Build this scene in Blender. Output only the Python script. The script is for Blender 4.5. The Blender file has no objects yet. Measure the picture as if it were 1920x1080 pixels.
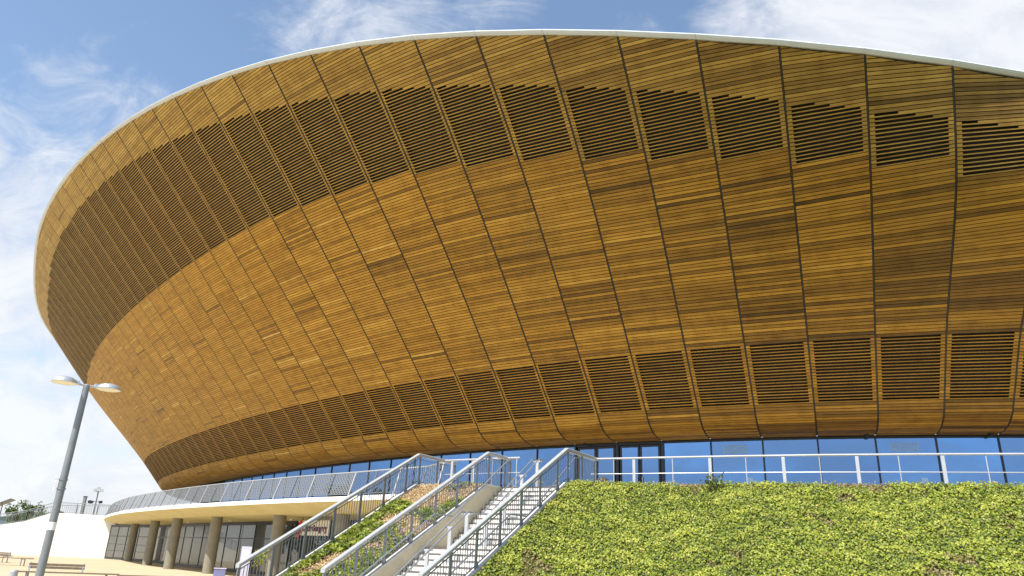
import bpy, math, random
import numpy as np
from mathutils import Vector
rnd = random.Random(7)
nr = np.random.default_rng(11)
S = bpy.context.scene
COL = S.collection
R = math.radians

# ------------------------------------------------------------------ helpers
class MB:
    """collects faces for ONE mesh object"""
    def __init__(s): s.v=[]; s.f=[]; s.t=[]; s.m=[]; s.uv=[]
    def face(s, pts, tint=0.5, mi=0, uv=None):
        b=len(s.v); s.v+= [tuple(p) for p in pts]; s.f.append(tuple(range(b,b+len(pts))))
        s.t.append(tint); s.m.append(mi); s.uv += (uv if uv else [(0,0)]*len(pts))
    def hexa(s, p, tint=.5, mi=0, uvs=1):
        """p: 8 points, bottom 0-3 ccw, top 4-7 ccw"""
        for q in ((3,2,1,0),(4,5,6,7),(0,1,5,4),(1,2,6,5),(2,3,7,6),(3,0,4,7)):
            s.face([p[i] for i in q], tint, mi)
    def box(s, c, size, ax=(1,0,0), ay=None, tint=.5, mi=0):
        ax=Vector(ax).normalized()
        if ay is None: ay=Vector((0,0,1)).cross(ax); ay = ay.normalized() if ay.length>1e-6 else Vector((0,1,0))
        ay=Vector(ay).normalized(); az=ax.cross(ay)
        c=Vector(c); hx,hy,hz=[k/2 for k in size]
        P=[]
        for sz in (-1,1):
            for sx,sy in ((-1,-1),(1,-1),(1,1),(-1,1)):
                P.append(c+ax*hx*sx+ay*hy*sy+az*hz*sz)
        s.hexa(P,tint,mi)
    def bar(s, a, b, w, h, side=None, tint=.5, mi=0):
        """rectangular bar from a to b; w along side, h the other way"""
        a=Vector(a); b=Vector(b); d=b-a
        if d.length<1e-6: return
        ax=d.normalized()
        if side is None:
            side=ax.cross(Vector((0,0,1)))
            if side.length<1e-3: side=Vector((1,0,0))
        side=Vector(side); side=(side-ax*side.dot(ax)).normalized()
        s.box((a+b)/2,(d.length,w,h),ax,side,tint,mi)
    def tube(s, a, b, r0, r1=None, n=8, caps=True, tint=.5, mi=0):
        if r1 is None: r1=r0
        a=Vector(a); b=Vector(b); d=(b-a).normalized()
        x=d.orthogonal().normalized(); y=d.cross(x)
        A=[a+(x*math.cos(2*math.pi*i/n)+y*math.sin(2*math.pi*i/n))*r0 for i in range(n)]
        B=[b+(x*math.cos(2*math.pi*i/n)+y*math.sin(2*math.pi*i/n))*r1 for i in range(n)]
        for i in range(n):
            j=(i+1)%n; s.face([A[i],A[j],B[j],B[i]],tint,mi)
        if caps: s.face(A[::-1],tint,mi); s.face(B,tint,mi)
    def path(s, pts, r, n=8, tint=.5, mi=0):
        for a,b in zip(pts[:-1],pts[1:]): s.tube(a,b,r,r,n,True,tint,mi)
    def lathe(s, c, prof, n=24, tint=.5, mi=0, ax=(1,0,0), ay=(0,1,0), az=(0,0,1)):
        c=Vector(c);ax=Vector(ax);ay=Vector(ay);az=Vector(az)
        rings=[[c+(ax*math.cos(2*math.pi*i/n)+ay*math.sin(2*math.pi*i/n))*r+az*z for i in range(n)] for r,z in prof]
        for A,B in zip(rings[:-1],rings[1:]):
            for i in range(n):
                j=(i+1)%n; s.face([A[i],A[j],B[j],B[i]],tint,mi)
    def build(s, name, mats, parent=None, smooth=False, merge=False):
        me=bpy.data.meshes.new(name)
        me.from_pydata(s.v,[],s.f)
        if not isinstance(mats,(list,tuple)): mats=[mats]
        for m in mats: me.materials.append(m)
        me.polygons.foreach_set('material_index',s.m)
        at=me.attributes.new('tint','FLOAT','FACE'); at.data.foreach_set('value',s.t)
        uvl=me.uv_layers.new(name='UVMap'); uvl.data.foreach_set('uv',np.array(s.uv,dtype=np.float32).ravel())
        if smooth: me.polygons.foreach_set('use_smooth',[True]*len(s.f))
        me.update(); me.validate()
        if merge:
            import bmesh
            bm=bmesh.new(); bm.from_mesh(me); bmesh.ops.remove_doubles(bm,verts=bm.verts,dist=1e-4); bm.to_mesh(me); bm.free()
        o=bpy.data.objects.new(name,me); COL.objects.link(o)
        if parent is not None:
            o.parent=parent; o.location=-Vector(parent.location)
        return o
def tag(o,label=None,cat=None,group=None,kind=None):
    if label: o['label']=label
    if cat: o['category']=cat
    if group: o['group']=group
    if kind: o['kind']=kind
    return o
def thing(name,label,cat,loc=(0,0,0),group=None):
    """an Empty at the base of the thing; its parts are built in world coordinates and offset back"""
    o=bpy.data.objects.new(name,None); COL.objects.link(o); o.location=loc; o.empty_display_size=.3
    return tag(o,label,cat,group)

# ------------------------------------------------------------------ materials
def newmat(name):
    m=bpy.data.materials.new(name); m.use_nodes=True
    nt=m.node_tree; b=nt.nodes['Principled BSDF']
    return m,nt,b
def L(nt,a,b): nt.links.new(a,b)
def ramp(nt,stops,fac=None,interp='LINEAR'):
    r=nt.nodes.new('ShaderNodeValToRGB'); r.color_ramp.interpolation=interp
    e=r.color_ramp.elements
    while len(e)<len(stops): e.new(.5)
    for k,(p,c) in zip(e,stops): k.position=p; k.color=(*c,1) if len(c)==3 else c
    if fac is not None: L(nt,fac,r.inputs[0])
    return r
def noise(nt,scale,detail=4,rough=.55,vec=None,dist=0):
    n=nt.nodes.new('ShaderNodeTexNoise'); n.inputs['Scale'].default_value=scale
    n.inputs['Detail'].default_value=detail; n.inputs['Roughness'].default_value=rough; n.inputs['Distortion'].default_value=dist
    if vec is not None: L(nt,vec,n.inputs['Vector'])
    return n
def mapping(nt,src,scale=(1,1,1),loc=(0,0,0),rot=(0,0,0)):
    m=nt.nodes.new('ShaderNodeMapping'); m.inputs['Scale'].default_value=scale; m.inputs['Location'].default_value=loc
    m.inputs['Rotation'].default_value=rot; L(nt,src,m.inputs['Vector']); return m.outputs[0]
def mixc(nt,fac,a,b,mode='MIX'):
    m=nt.nodes.new('ShaderNodeMix'); m.data_type='RGBA'; m.blend_type=mode
    for sock,val in ((m.inputs[0],fac),(m.inputs[6],a),(m.inputs[7],b)):
        if hasattr(val,'links'): L(nt,val,sock)
        elif isinstance(val,(int,float)): sock.default_value=val
        else: sock.default_value=(*val,1)
    return m.outputs[2]
def math_(nt,op,a,b=None,clamp=False):
    m=nt.nodes.new('ShaderNodeMath'); m.operation=op; m.use_clamp=clamp
    for i,v in ((0,a),(1,b)):
        if v is None: continue
        if hasattr(v,'links'): L(nt,v,m.inputs[i])
        else: m.inputs[i].default_value=v
    return m.outputs[0]
def coord(nt,which='Object'):
    return nt.nodes.new('ShaderNodeTexCoord').outputs[which]
def attr(nt,name='tint'):
    a=nt.nodes.new('ShaderNodeAttribute'); a.attribute_name=name; return a.outputs['Fac']
def bump(nt,b,h,strength=.3,dist=.02):
    n=nt.nodes.new('ShaderNodeBump'); n.inputs['Strength'].default_value=strength; n.inputs['Distance'].default_value=dist
    L(nt,h,n.inputs['Height']); L(nt,n.outputs[0],b.inputs['Normal'])
def simple(name,col,rough=.6,metal=0,spec=.5,var=.12,scale=3.,bmp=0):
    m,nt,b=newmat(name)
    b.inputs['Roughness'].default_value=rough; b.inputs['Metallic'].default_value=metal; b.inputs['Specular IOR Level'].default_value=spec
    n=noise(nt,scale,5,.6,coord(nt))
    r=ramp(nt,[(.3,tuple(c*(1-var) for c in col)),(.7,tuple(min(1,c*(1+var)) for c in col))],n.outputs['Fac'])
    L(nt,r.outputs[0],b.inputs['Base Color'])
    if bmp: bump(nt,b,noise(nt,scale*12,4,.6,coord(nt)).outputs['Fac'],bmp,.01)
    return m
def wood_mat(name,stops):
    m,nt,b=newmat(name)
    t=attr(nt); uv=coord(nt,'UV')
    base=ramp(nt,stops,t)
    g=noise(nt,1,6,.62,mapping(nt,uv,(1.3,42,1)),.6)
    g2=noise(nt,1,3,.5,mapping(nt,uv,(.55,4,1)),.3)
    gr=ramp(nt,[(.28,(.62,.6,.56)),(.5,(.98,.98,.98)),(.72,(1.16,1.14,1.1))],g.outputs['Fac'])
    c=mixc(nt,.75,base.outputs[0],gr.outputs[0],'MULTIPLY')
    st=ramp(nt,[(.30,(.66,.62,.58)),(.5,(1,1,1)),(.74,(1.12,1.1,1.05))],g2.outputs['Fac'])
    c=mixc(nt,.7,c,st.outputs[0],'MULTIPLY')
    # knots
    v=nt.nodes.new('ShaderNodeTexVoronoi'); v.inputs['Scale'].default_value=1; L(nt,mapping(nt,uv,(.75,6.8,1)),v.inputs['Vector'])
    kn=ramp(nt,[(.02,(.28,.24,.2)),(.075,(1,1,1))],v.outputs['Distance'])
    c=mixc(nt,.55,c,kn.outputs[0],'MULTIPLY')
    # weathering: silvery grey-olive patches over several boards
    w=noise(nt,.22,4,.6,coord(nt)); wf=ramp(nt,[(.5,(0,0,0)),(.75,(.2,.2,.2))],w.outputs['Fac'])
    c=mixc(nt,wf.outputs[0],c,(.25,.17,.05))
    sk=noise(nt,1,4,.6,mapping(nt,coord(nt),(1.9,1.9,.10))); skr=ramp(nt,[(.34,(.80,.77,.72)),(.52,(1,1,1)),(.75,(1.07,1.06,1.05))],sk.outputs['Fac'])
    c=mixc(nt,.8,c,skr.outputs[0],'MULTIPLY')
    L(nt,c,b.inputs['Base Color'])
    b.inputs['Roughness'].default_value=.52; b.inputs['Specular IOR Level'].default_value=.24
    bump(nt,b,g.outputs['Fac'],.25,.004)
    return m
def glass_mat(name,tint,body,fac,rough=.02):
    m,nt,b=newmat(name)
    out=nt.nodes['Material Output']
    b.inputs['Base Color'].default_value=(*body,1); b.inputs['Roughness'].default_value=.25; b.inputs['Specular IOR Level'].default_value=.3
    gl=nt.nodes.new('ShaderNodeBsdfGlossy'); gl.inputs['Color'].default_value=(*tint,1); gl.inputs['Roughness'].default_value=rough
    n=noise(nt,.5,2,.5,coord(nt)); bp=nt.nodes.new('ShaderNodeBump'); bp.inputs['Strength'].default_value=.04; bp.inputs['Distance'].default_value=.05
    L(nt,n.outputs['Fac'],bp.inputs['Height']); L(nt,bp.outputs[0],gl.inputs['Normal'])
    mx=nt.nodes.new('ShaderNodeMixShader'); mx.inputs[0].default_value=fac
    L(nt,b.outputs[0],mx.inputs[1]); L(nt,gl.outputs[0],mx.inputs[2]); L(nt,mx.outputs[0],out.inputs['Surface'])
    return m
def leaf_mat(name,stops,trans=.35,rough=.45):
    m,nt,b=newmat(name); out=nt.nodes['Material Output']
    r=ramp(nt,stops,attr(nt))
    L(nt,r.outputs[0],b.inputs['Base Color']); b.inputs['Roughness'].default_value=rough; b.inputs['Specular IOR Level'].default_value=.4
    t=nt.nodes.new('ShaderNodeBsdfTranslucent'); L(nt,r.outputs[0],t.inputs['Color'])
    mx=nt.nodes.new('ShaderNodeMixShader'); mx.inputs[0].default_value=trans
    L(nt,b.outputs[0],mx.inputs[1]); L(nt,t.outputs[0],mx.inputs[2]); L(nt,mx.outputs[0],out.inputs['Surface'])
    return m
M={}
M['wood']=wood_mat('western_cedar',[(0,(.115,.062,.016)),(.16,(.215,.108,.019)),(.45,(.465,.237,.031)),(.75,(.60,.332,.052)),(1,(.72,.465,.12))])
M['wood_eave']=wood_mat('pale_cedar',[(0,(.15,.085,.022)),(.16,(.25,.142,.034)),(.45,(.44,.262,.056)),(.75,(.55,.35,.086)),(1,(.67,.47,.15))])  # paler, less saturated cedar for eaves boards and upper louvres
M['liner']=simple('dark_liner',(.012,.008,.0045),.9,var=.4)
M['joint']=simple('joint_metal',(.045,.04,.034),.55,.3)
M['white_metal']=simple('white_roof_metal',(.60,.64,.67),.35,0,.5,.03)
M['roof']=simple('roof_sheet',(.7,.71,.72),.4,.2)
M['galv']=simple('galvanised_steel',(.24,.265,.29),.5,.35,.5,.10,6)
M['galv_pale']=simple('pale_painted_steel',(.43,.445,.455),.5,.2,.5,.06,6)
M['post_white']=simple('white_painted_post',(.50,.51,.53),.4,.1,.5,.04,6)
M['stainless']=simple('stainless_tube',(.54,.54,.55),.4,.3,.5,.05)
M['frame']=simple('dark_window_frame',(.022,.026,.035),.4,.3)
def curtain_glass():
    m=glass_mat('blue_curtain_glass',(.20,.37,.68),(.02,.05,.12),.66); nt=m.node_tree
    mx=[n for n in nt.nodes if n.type=='MIX_SHADER'][0]; tr=nt.nodes.new('ShaderNodeBsdfTransparent'); tr.inputs['Color'].default_value=(.30,.52,.78,1)
    L(nt,tr.outputs[0],mx.inputs[1]); return m
M['glass']=curtain_glass() if True else glass_mat('blue_curtain_glass',(.19,.36,.68),(.025,.075,.19),.72)
M['shopglass']=glass_mat('shop_glass',(.66,.68,.66),(.010,.010,.009),.24,.012)
M['doorglass']=glass_mat('dark_shop_glass',(.5,.52,.5),(.006,.006,.006),.07,.012)
M['sidewall']=simple('concrete_beige',(.55,.49,.355),.8,0,.3,.16,1.1,.15)
M['column']=simple('column_concrete',(.25,.23,.175),.75,0,.3,.12,2.2,.12)
M['kerb']=simple('pale_coping',(.56,.55,.51),.7,0,.3,.06,4)
M['slab']=simple('white_slab_edge',(.86,.85,.83),.55,0,.3,.03)
M['nosing']=simple('stair_nosing',(.14,.12,.115),.8,var=.2)
M['black']=simple('black_rubber',(.012,.012,.013),.7)
M['red']=simple('red_panel',(.62,.015,.012),.45)
M['maroon']=simple('maroon_letter',(.10,.006,.016),.5)
M['signboard']=simple('sign_board',(.70,.66,.56),.55,var=.03)
M['bench_wood']=simple('bench_timber',(.20,.15,.10),.75,var=.3,scale=8)
M['lilac']=simple('lilac_panel',(.62,.60,.74),.5,var=.05)
M['purple']=simple('purple_plinth',(.22,.23,.42),.5)
M['white']=simple('white_plate',(.83,.83,.84),.5,var=.02)
M['lens']=simple('lamp_lens',(.80,.74,.50),.3,var=.03)
M['lamp_alloy']=simple('lamp_alloy',(.60,.61,.64),.3,.6,.5,.05)
M['pole']=simple('pole_grey',(.23,.25,.26),.45,.25,.5,.08,5)
M['bark']=simple('tree_bark',(.10,.075,.05),.9,var=.3,scale=12)
M['under']=simple('ivy_undergrowth',(.075,.075,.022),.95,0,.2,.4,5,.4)
M['soil']=simple('dry_soil',(.27,.185,.095),.95,0,.2,.45,5,.4)
M['teal']=simple('teal_cladding',(.10,.17,.20),.5)
M['palegrey']=simple('pale_grey_cladding',(.5,.55,.58),.6)
M['dark_panel']=simple('solar_cell',(.02,.022,.04),.25)
M['vent']=simple('pale_blue_vent',(.30,.44,.62),.5,var=.04)
M['paper']=simple('notice_paper',(.42,.58,.76),.6,var=.03)
M['rosy']=simple('brown_timber',(.13,.10,.08),.7)
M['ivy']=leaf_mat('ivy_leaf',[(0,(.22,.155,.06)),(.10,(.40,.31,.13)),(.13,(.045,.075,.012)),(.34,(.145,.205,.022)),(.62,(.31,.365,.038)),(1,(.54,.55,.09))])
M['mulch']=leaf_mat('bark_mulch',[(0,(.20,.13,.065)),(.4,(.44,.31,.15)),(.75,(.62,.47,.26)),(1,(.74,.62,.42))],.05,.8)
M['foliage']=leaf_mat('tree_foliage',[(0,(.02,.05,.014)),(.5,(.06,.12,.025)),(1,(.15,.21,.045))])
def render_wall():
    m,nt,b=newmat('white_render'); c=coord(nt)
    n=noise(nt,.35,5,.65,mapping(nt,c,(1,1,.45))); n2=noise(nt,1.3,3,.6,c)
    r=ramp(nt,[(.3,(.80,.78,.72)),(.55,(.87,.865,.84)),(.75,(.90,.895,.88))],n.outputs['Fac'])
    r2=ramp(nt,[(.26,(.78,.76,.72)),(.34,(1,1,1))],n2.outputs['Fac'])
    L(nt,mixc(nt,.6,r.outputs[0],r2.outputs[0],'MULTIPLY'),b.inputs['Base Color']); b.inputs['Roughness'].default_value=.8
    bump(nt,b,noise(nt,14,4,.6,c).outputs['Fac'],.12,.01); return m
M['render']=render_wall()
def paving(name,c0,c1,grid,lines=.82):
    m,nt,b=newmat(name); c=coord(nt)
    n=noise(nt,.25,6,.65,c); n2=noise(nt,9,4,.7,c)
    r=ramp(nt,[(.3,c0),(.7,c1)],n.outputs['Fac'])
    s=ramp(nt,[(.35,(.86,.86,.86)),(.6,(1.05,1.05,1.05))],n2.outputs['Fac'])
    col=mixc(nt,.8,r.outputs[0],s.outputs[0],'MULTIPLY')
    if grid:
        br=nt.nodes.new('ShaderNodeTexBrick'); br.inputs['Scale'].default_value=1; br.inputs['Brick Width'].default_value=grid; br.inputs['Row Height'].default_value=grid*.6
        br.inputs['Mortar Size'].default_value=.008; br.inputs['Color1'].default_value=(1,1,1,1); br.inputs['Color2'].default_value=(.93,.93,.93,1); br.inputs['Mortar'].default_value=(lines,lines,lines,1)
        L(nt,c,br.inputs['Vector']); col=mixc(nt,.9,col,br.outputs['Color'],'MULTIPLY')
    L(nt,col,b.inputs['Base Color']); b.inputs['Roughness'].default_value=.85; return m
M['plaza']=paving('plaza_resin_gravel',(.47,.395,.26),(.55,.47,.315),0)
M['deck']=paving('terrace_paving',(.56,.50,.40),(.66,.60,.49),.9)
def soffit_mat():
    m,nt,b=newmat('soffit_concrete'); c=coord(nt)
    n=noise(nt,.5,5,.6,c); r=ramp(nt,[(.3,(.60,.50,.235)),(.7,(.70,.60,.31))],n.outputs['Fac'])
    sp=noise(nt,1.1,2,.5,mapping(nt,c,(1,1,.1))); r2=ramp(nt,[(.24,(.72,.7,.66)),(.30,(1,1,1))],sp.outputs['Fac'])
    L(nt,mixc(nt,.7,r.outputs[0],r2.outputs[0],'MULTIPLY'),b.inputs['Base Color']); b.inputs['Roughness'].default_value=.75; return m
M['soffit']=soffit_mat()
def riser_mat():
    m,nt,b=newmat('stair_concrete'); c=coord(nt)
    n=noise(nt,1.4,5,.6,c); r=ramp(nt,[(.3,(.72,.69,.62)),(.7,(.83,.81,.76))],n.outputs['Fac'])
    L(nt,r.outputs[0],b.inputs['Base Color']); b.inputs['Roughness'].default_value=.8; return m
M['stair']=riser_mat()
def mesh_screen():
    """perforated galvanised sheet: real holes are sub-pixel, so the sheet lets that share of light through"""
    m,nt,b=newmat('perforated_sheet'); out=nt.nodes['Material Output']
    b.inputs['Base Color'].default_value=(.17,.175,.175,1); b.inputs['Metallic'].default_value=.1; b.inputs['Roughness'].default_value=.5
    tr=nt.nodes.new('ShaderNodeBsdfTransparent'); mx=nt.nodes.new('ShaderNodeMixShader')
    w=nt.nodes.new('ShaderNodeTexWave'); w.inputs['Scale'].default_value=3.2; w.bands_direction='DIAGONAL'; L(nt,coord(nt,'UV'),w.inputs['Vector'])
    w2=nt.nodes.new('ShaderNodeTexWave'); w2.inputs['Scale'].default_value=3.2; w2.bands_direction='DIAGONAL'; L(nt,mapping(nt,coord(nt,'UV'),(-1,1,1)),w2.inputs['Vector'])
    f=math_(nt,'MAXIMUM',w.outputs['Fac'],w2.outputs['Fac']); f=math_(nt,'GREATER_THAN',f,.50)
    L(nt,f,mx.inputs[0]); L(nt,tr.outputs[0],mx.inputs[1]); L(nt,b.outputs[0],mx.inputs[2]); L(nt,mx.outputs[0],out.inputs['Surface'])
    return m
M['mesh']=mesh_screen()

# ------------------------------------------------------------------ the plan of the arena
EYE=1.6
KK=np.linspace(-3,36,7); KN=np.linspace(-3,36,8)
KAP=[0.0456,0.0391,0.0328,0.0137,0.0114,0.0103,0.009]
O_D=[2.30]*8; O_C=[4.15]*8
O_B=[8.4077,9.2747,11.2054,11.7563,11.7222,11.8198,11.8058,11.7015]
O_T=[8.3724,12.1952,15.3616,17.2969,18.3841,18.7231,18.1909,17.6536]
Z_B=[11.4054,15.0074,16.7826,17.3603,17.3719,17.3841,17.2091,16.7063]
Z_T=[15.0223,18.0854,21.1858,23.4967,24.7329,24.9328,24.2692,23.6466]
ZD,ZC,ZE=6.7211+EYE,8.888+EYE,5.6993+EYE
def herm(c,k,x):
    c=np.asarray(c,float); h=k[1]-k[0]; x=np.minimum(np.asarray(x,float),k[-1]); t=(x-k[0])/h
    j=np.clip(np.floor(t).astype(int),0,len(c)-2); u=t-j; m=np.gradient(c)
    r=(2*u**3-3*u**2+1)*c[j]+(u**3-2*u**2+u)*m[j]+(-2*u**3+3*u**2)*c[j+1]+(u**3-u**2)*m[j+1]
    return np.where(t<0,c[0]+m[0]*t,r)
I0,I1=-8,56
IDX=np.arange(I0,I1)
kap=herm(KAP,KK,np.maximum(IDX,-3)); kap=np.where(IDX>29,np.minimum(kap+(IDX-29)*.0045,.055),kap)
ANG=np.zeros(len(IDX)); z0=-I0
for i in range(z0+1,len(IDX)): ANG[i]=ANG[i-1]+.5*(kap[i]+kap[i-1])
for i in range(z0-1,-1,-1): ANG[i]=ANG[i+1]-.5*(kap[i]+kap[i+1])
ANG+=.312
PL=np.zeros((len(IDX),2)); PL[z0]=(18.1503,30.7254); W=2.3223
for i in range(z0+1,len(IDX)):
    a=.5*(ANG[i]+ANG[i-1]); PL[i]=PL[i-1]+W*np.array([-math.cos(a),math.sin(a)])
for i in range(z0-1,-1,-1):
    a=.5*(ANG[i]+ANG[i+1]); PL[i]=PL[i+1]-W*np.array([-math.cos(a),math.sin(a)])
NN=np.stack([-np.sin(ANG),-np.cos(ANG)],1)
def at(s,o,z=None):
    j=s-I0; a=int(min(max(math.floor(j),0),len(IDX)-2)); u=j-a
    p=PL[a]*(1-u)+PL[a+1]*u+(NN[a]*(1-u)+NN[a+1]*u)*o
    return (p[0],p[1]) if z is None else Vector((p[0],p[1],z))
def nrm(s):
    p=Vector(at(s,1)); q=Vector(at(s,0)); d=(p-q).normalized(); return Vector((d.x,d.y,0))
def pchip(xk,yk):
    xk=np.array(xk,float); yk=np.array(yk,float); h=np.diff(xk); d=np.diff(yk)/h
    m=np.zeros(len(xk)); m[0]=d[0]; m[-1]=d[-1]
    for i in range(1,len(xk)-1):
        if d[i-1]*d[i]>0:
            w1=2*h[i]+h[i-1]; w2=h[i]+2*h[i-1]; m[i]=(w1+w2)/(w1/d[i-1]+w2/d[i])
    def f(x):
        x=np.asarray(x,float); j=np.clip(np.searchsorted(xk,x)-1,0,len(h)-1); t=(x-xk[j])/h[j]
        r=(2*t**3-3*t**2+1)*yk[j]+(t**3-2*t**2+t)*h[j]*m[j]+(-2*t**3+3*t**2)*yk[j+1]+(t**3-t**2)*h[j]*m[j+1]
        return np.where(x>xk[-1],yk[-1]+(x-xk[-1])*m[-1],r)
    return f
ZB=herm(Z_B,KN,IDX)+EYE; ZT=herm(Z_T,KN,IDX)+EYE
OB=herm(O_B,KN,IDX); OT=herm(O_T,KN,IDX)
PROF=[]
for j in range(len(IDX)):
    PROF.append(pchip([ZE,ZE+.03,ZE+.16,ZE+.47,ZD,ZC,ZB[j],ZT[j]],[0,.6,1.2,1.8,2.30,4.15,OB[j],OT[j]]))

# ------------------------------------------------------------------ velodrome
velo=thing('velodrome','bowl shaped cycling arena clad in golden timber boards under a thin white roof edge','arena',(float(PL[12][0]),float(PL[12][1]),4.1))
PITCH=.1425
def surf(j,u,z):
    """point on panel between rib j (u=1, right) and rib j+1 (u=0, left) at height z"""
    oL=float(PROF[j+1](z)); oR=float(PROF[j](z))
    a=PL[j+1]+NN[j+1]*oL; b=PL[j]+NN[j]*oR
    p=a*(1-u)+b*u
    return Vector((p[0],p[1],z))
def clip_top(poly,zl,zr):
    out=[]
    def d(p): return zl+(zr-zl)*p[0]-p[1]
    for i in range(len(poly)):
        a=poly[i]; b=poly[(i+1)%len(poly)]; da,db=d(a),d(b)
        if da>=0: out.append(a)
        if da*db<0:
            t=da/(da-db); out.append((a[0]+(b[0]-a[0])*t,a[1]+(b[1]-a[1])*t))
    return out
def za_rel(i):   # height of the louvre band below the roof edge
    return float(np.interp(i,[-8,0,3,6,10,30],[1.9,1.58,1.38,1.42,1.47,1.5]))
for j in range(len(IDX)-1):
    i=IDX[j]
    if i>50: break
    # arc length table at mid panel
    zt=max(ZT[j],ZT[j+1])+.02
    zs=np.concatenate([ZE+np.linspace(0,1,60)**2*.5, np.linspace(ZE+.5,zt,400)[1:]])
    om=.5*(PROF[j](zs)+PROF[j+1](zs)); arc=np.concatenate([[0],np.cumsum(np.hypot(np.diff(zs),np.diff(om)))])
    aD=float(np.interp(ZD,zs,arc)); kmin=-int(aD/PITCH)-1; kmax=int((arc[-1]-aD)/PITCH)+1
    zat=lambda a: float(np.interp(a,arc,zs))
    kB=int(round((float(np.interp(ZB[j+1],zs,arc))-aD)/PITCH))-(2 if i<5 else 1)
    zAl=ZT[j+1]-za_rel(i+1); zAr=ZT[j]-za_rel(i)
    width=(surf(j,1,ZC)-surf(j,0,ZC)).length
    mg=float(np.interp(i,[0,8],[.034,.042]))/width; mgl=.075 if i<6 else .055
    plain=MB(); lip=MB(); eav=MB(); lo=MB(); up=MB()
    run=rnd.uniform(-.05,.05)
    for k in range(kmin,kmax):
        a0=max(aD+k*PITCH,0); a1=aD+(k+1)*PITCH-.027
        if a1<=.02: continue
        z0_,z1_=zat(a0),zat(a1)
        if rnd.random()<.22: run=rnd.gauss(0,.06)
        mt=float(np.interp(i,[-2,2,6,11,22],[.25,.29,.41,.53,.62])); dv=float(np.interp(i,[2,12,22],[.85,.7,.5])); tint=min(1,max(0,mt+(run+rnd.gauss(0,.14))*dv))  # mt: browner boards at right, with the weaker bounce light there put into the tone
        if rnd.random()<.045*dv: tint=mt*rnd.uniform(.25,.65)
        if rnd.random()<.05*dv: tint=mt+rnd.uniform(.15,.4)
        uo=rnd.uniform(0,50)
        base=lip if k<0 else plain if k<kB else eav; target=base; cells=[(mg,1-mg,z0_,z1_,1)]
        u_end=None
        if 0<=k<20: target=lo; u_end=1-mgl
        elif k>=kB and z1_<max(zAl,zAr)-.02:
            target=up
            if abs(zAr-zAl)<1e-4: ue=1 if z1_<zAl else 0
            else:
                uc=(z1_-zAl)/(zAr-zAl)
                ue=uc if zAr<zAl else 1
                if zAr>=zAl: ue=1 if z1_<zAl else 0
            u_end=min(1-mgl,ue)
            if u_end<.2: u_end=None; target=eav
        if u_end is not None:
            zs_=z0_+(z1_-z0_)*.38
            cells=[(mg,1-mg,z0_,zs_,1),(mg,mgl,zs_,z1_+.0,0),(u_end,1-mg,zs_,z1_,0)]
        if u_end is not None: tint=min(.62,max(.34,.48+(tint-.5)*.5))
        for (ua,ub,za,zb,full) in cells:
            if ub-ua<.004: continue
            poly=clip_top([(ua,za),(ub,za),(ub,zb),(ua,zb)],ZT[j+1],ZT[j])
            if len(poly)<3: continue
            pts=[surf(j,u,z) for u,z in poly]
            uv=[(uo+u*width,(z-ZE)*1.35+uo) for u,z in poly]
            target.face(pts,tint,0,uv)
            # edges (lower and upper) give the board its thickness
            if len(poly)>=4:
                nn=(pts[1]-pts[0]).cross(pts[-1]-pts[0]).normalized()*(-.030 if u_end is None else -.010)
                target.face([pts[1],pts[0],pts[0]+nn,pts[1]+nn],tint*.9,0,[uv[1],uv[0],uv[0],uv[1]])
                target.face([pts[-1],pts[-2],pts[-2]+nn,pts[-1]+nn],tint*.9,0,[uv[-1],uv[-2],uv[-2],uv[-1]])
                if not full:
                    q=(1,2) if ua<.05 else (0,3)
                    target.face([pts[q[0]],pts[q[1]],pts[q[1]]+nn,pts[q[0]]+nn],tint*.9,0,[uv[q[0]]]*4)
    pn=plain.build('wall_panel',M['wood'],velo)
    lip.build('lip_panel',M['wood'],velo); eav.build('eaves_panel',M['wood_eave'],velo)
    for mb in (lo,up):
        if mb.f:
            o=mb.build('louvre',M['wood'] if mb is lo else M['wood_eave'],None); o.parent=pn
# dark liner behind the boards and the joint strip on each rib
ln=MB()
for j in range(len(IDX)-1):
    if IDX[j]>50: break
    zz=np.concatenate([[ZE+.02,ZE+.12,ZE+.3,ZE+.6],np.linspace(ZD+.2,min(ZT[j],ZT[j+1])-.0,26)])
    def bk(jj,z):
        z=min(z,ZT[jj]); n=NN[jj]; e=1e-2
        o=float(PROF[jj](z)); do=float(PROF[jj](z+e)-PROF[jj](z-e))/(2*e)
        q=1/math.hypot(1,do); p=PL[jj]+n*(o-.24*q); return Vector((p[0],p[1],z+.24*do*q if z>ZE+.6 else z+.22))
    for a,b in zip(zz[:-1],zz[1:]):
        ln.face([bk(j+1,a),bk(j,a),bk(j,b),bk(j+1,b)])
    ln.face([bk(j+1,zz[-1]),bk(j,zz[-1]),surf(j,1,ZT[j]-.02)*1.0,surf(j,0,ZT[j+1]-.02)])
    hd=[at(IDX[j]+1,-6.6,ZE+.001),at(IDX[j],-6.6,ZE+.001),at(IDX[j],.03,ZE+.001),at(IDX[j]+1,.03,ZE+.001)]; ln.face(hd)
    ln.face([surf(j,0,ZE+.005),surf(j,1,ZE+.005),bk(j,zz[0]),bk(j+1,zz[0])])
ln.build('inner_liner',M['liner'],velo)
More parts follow.
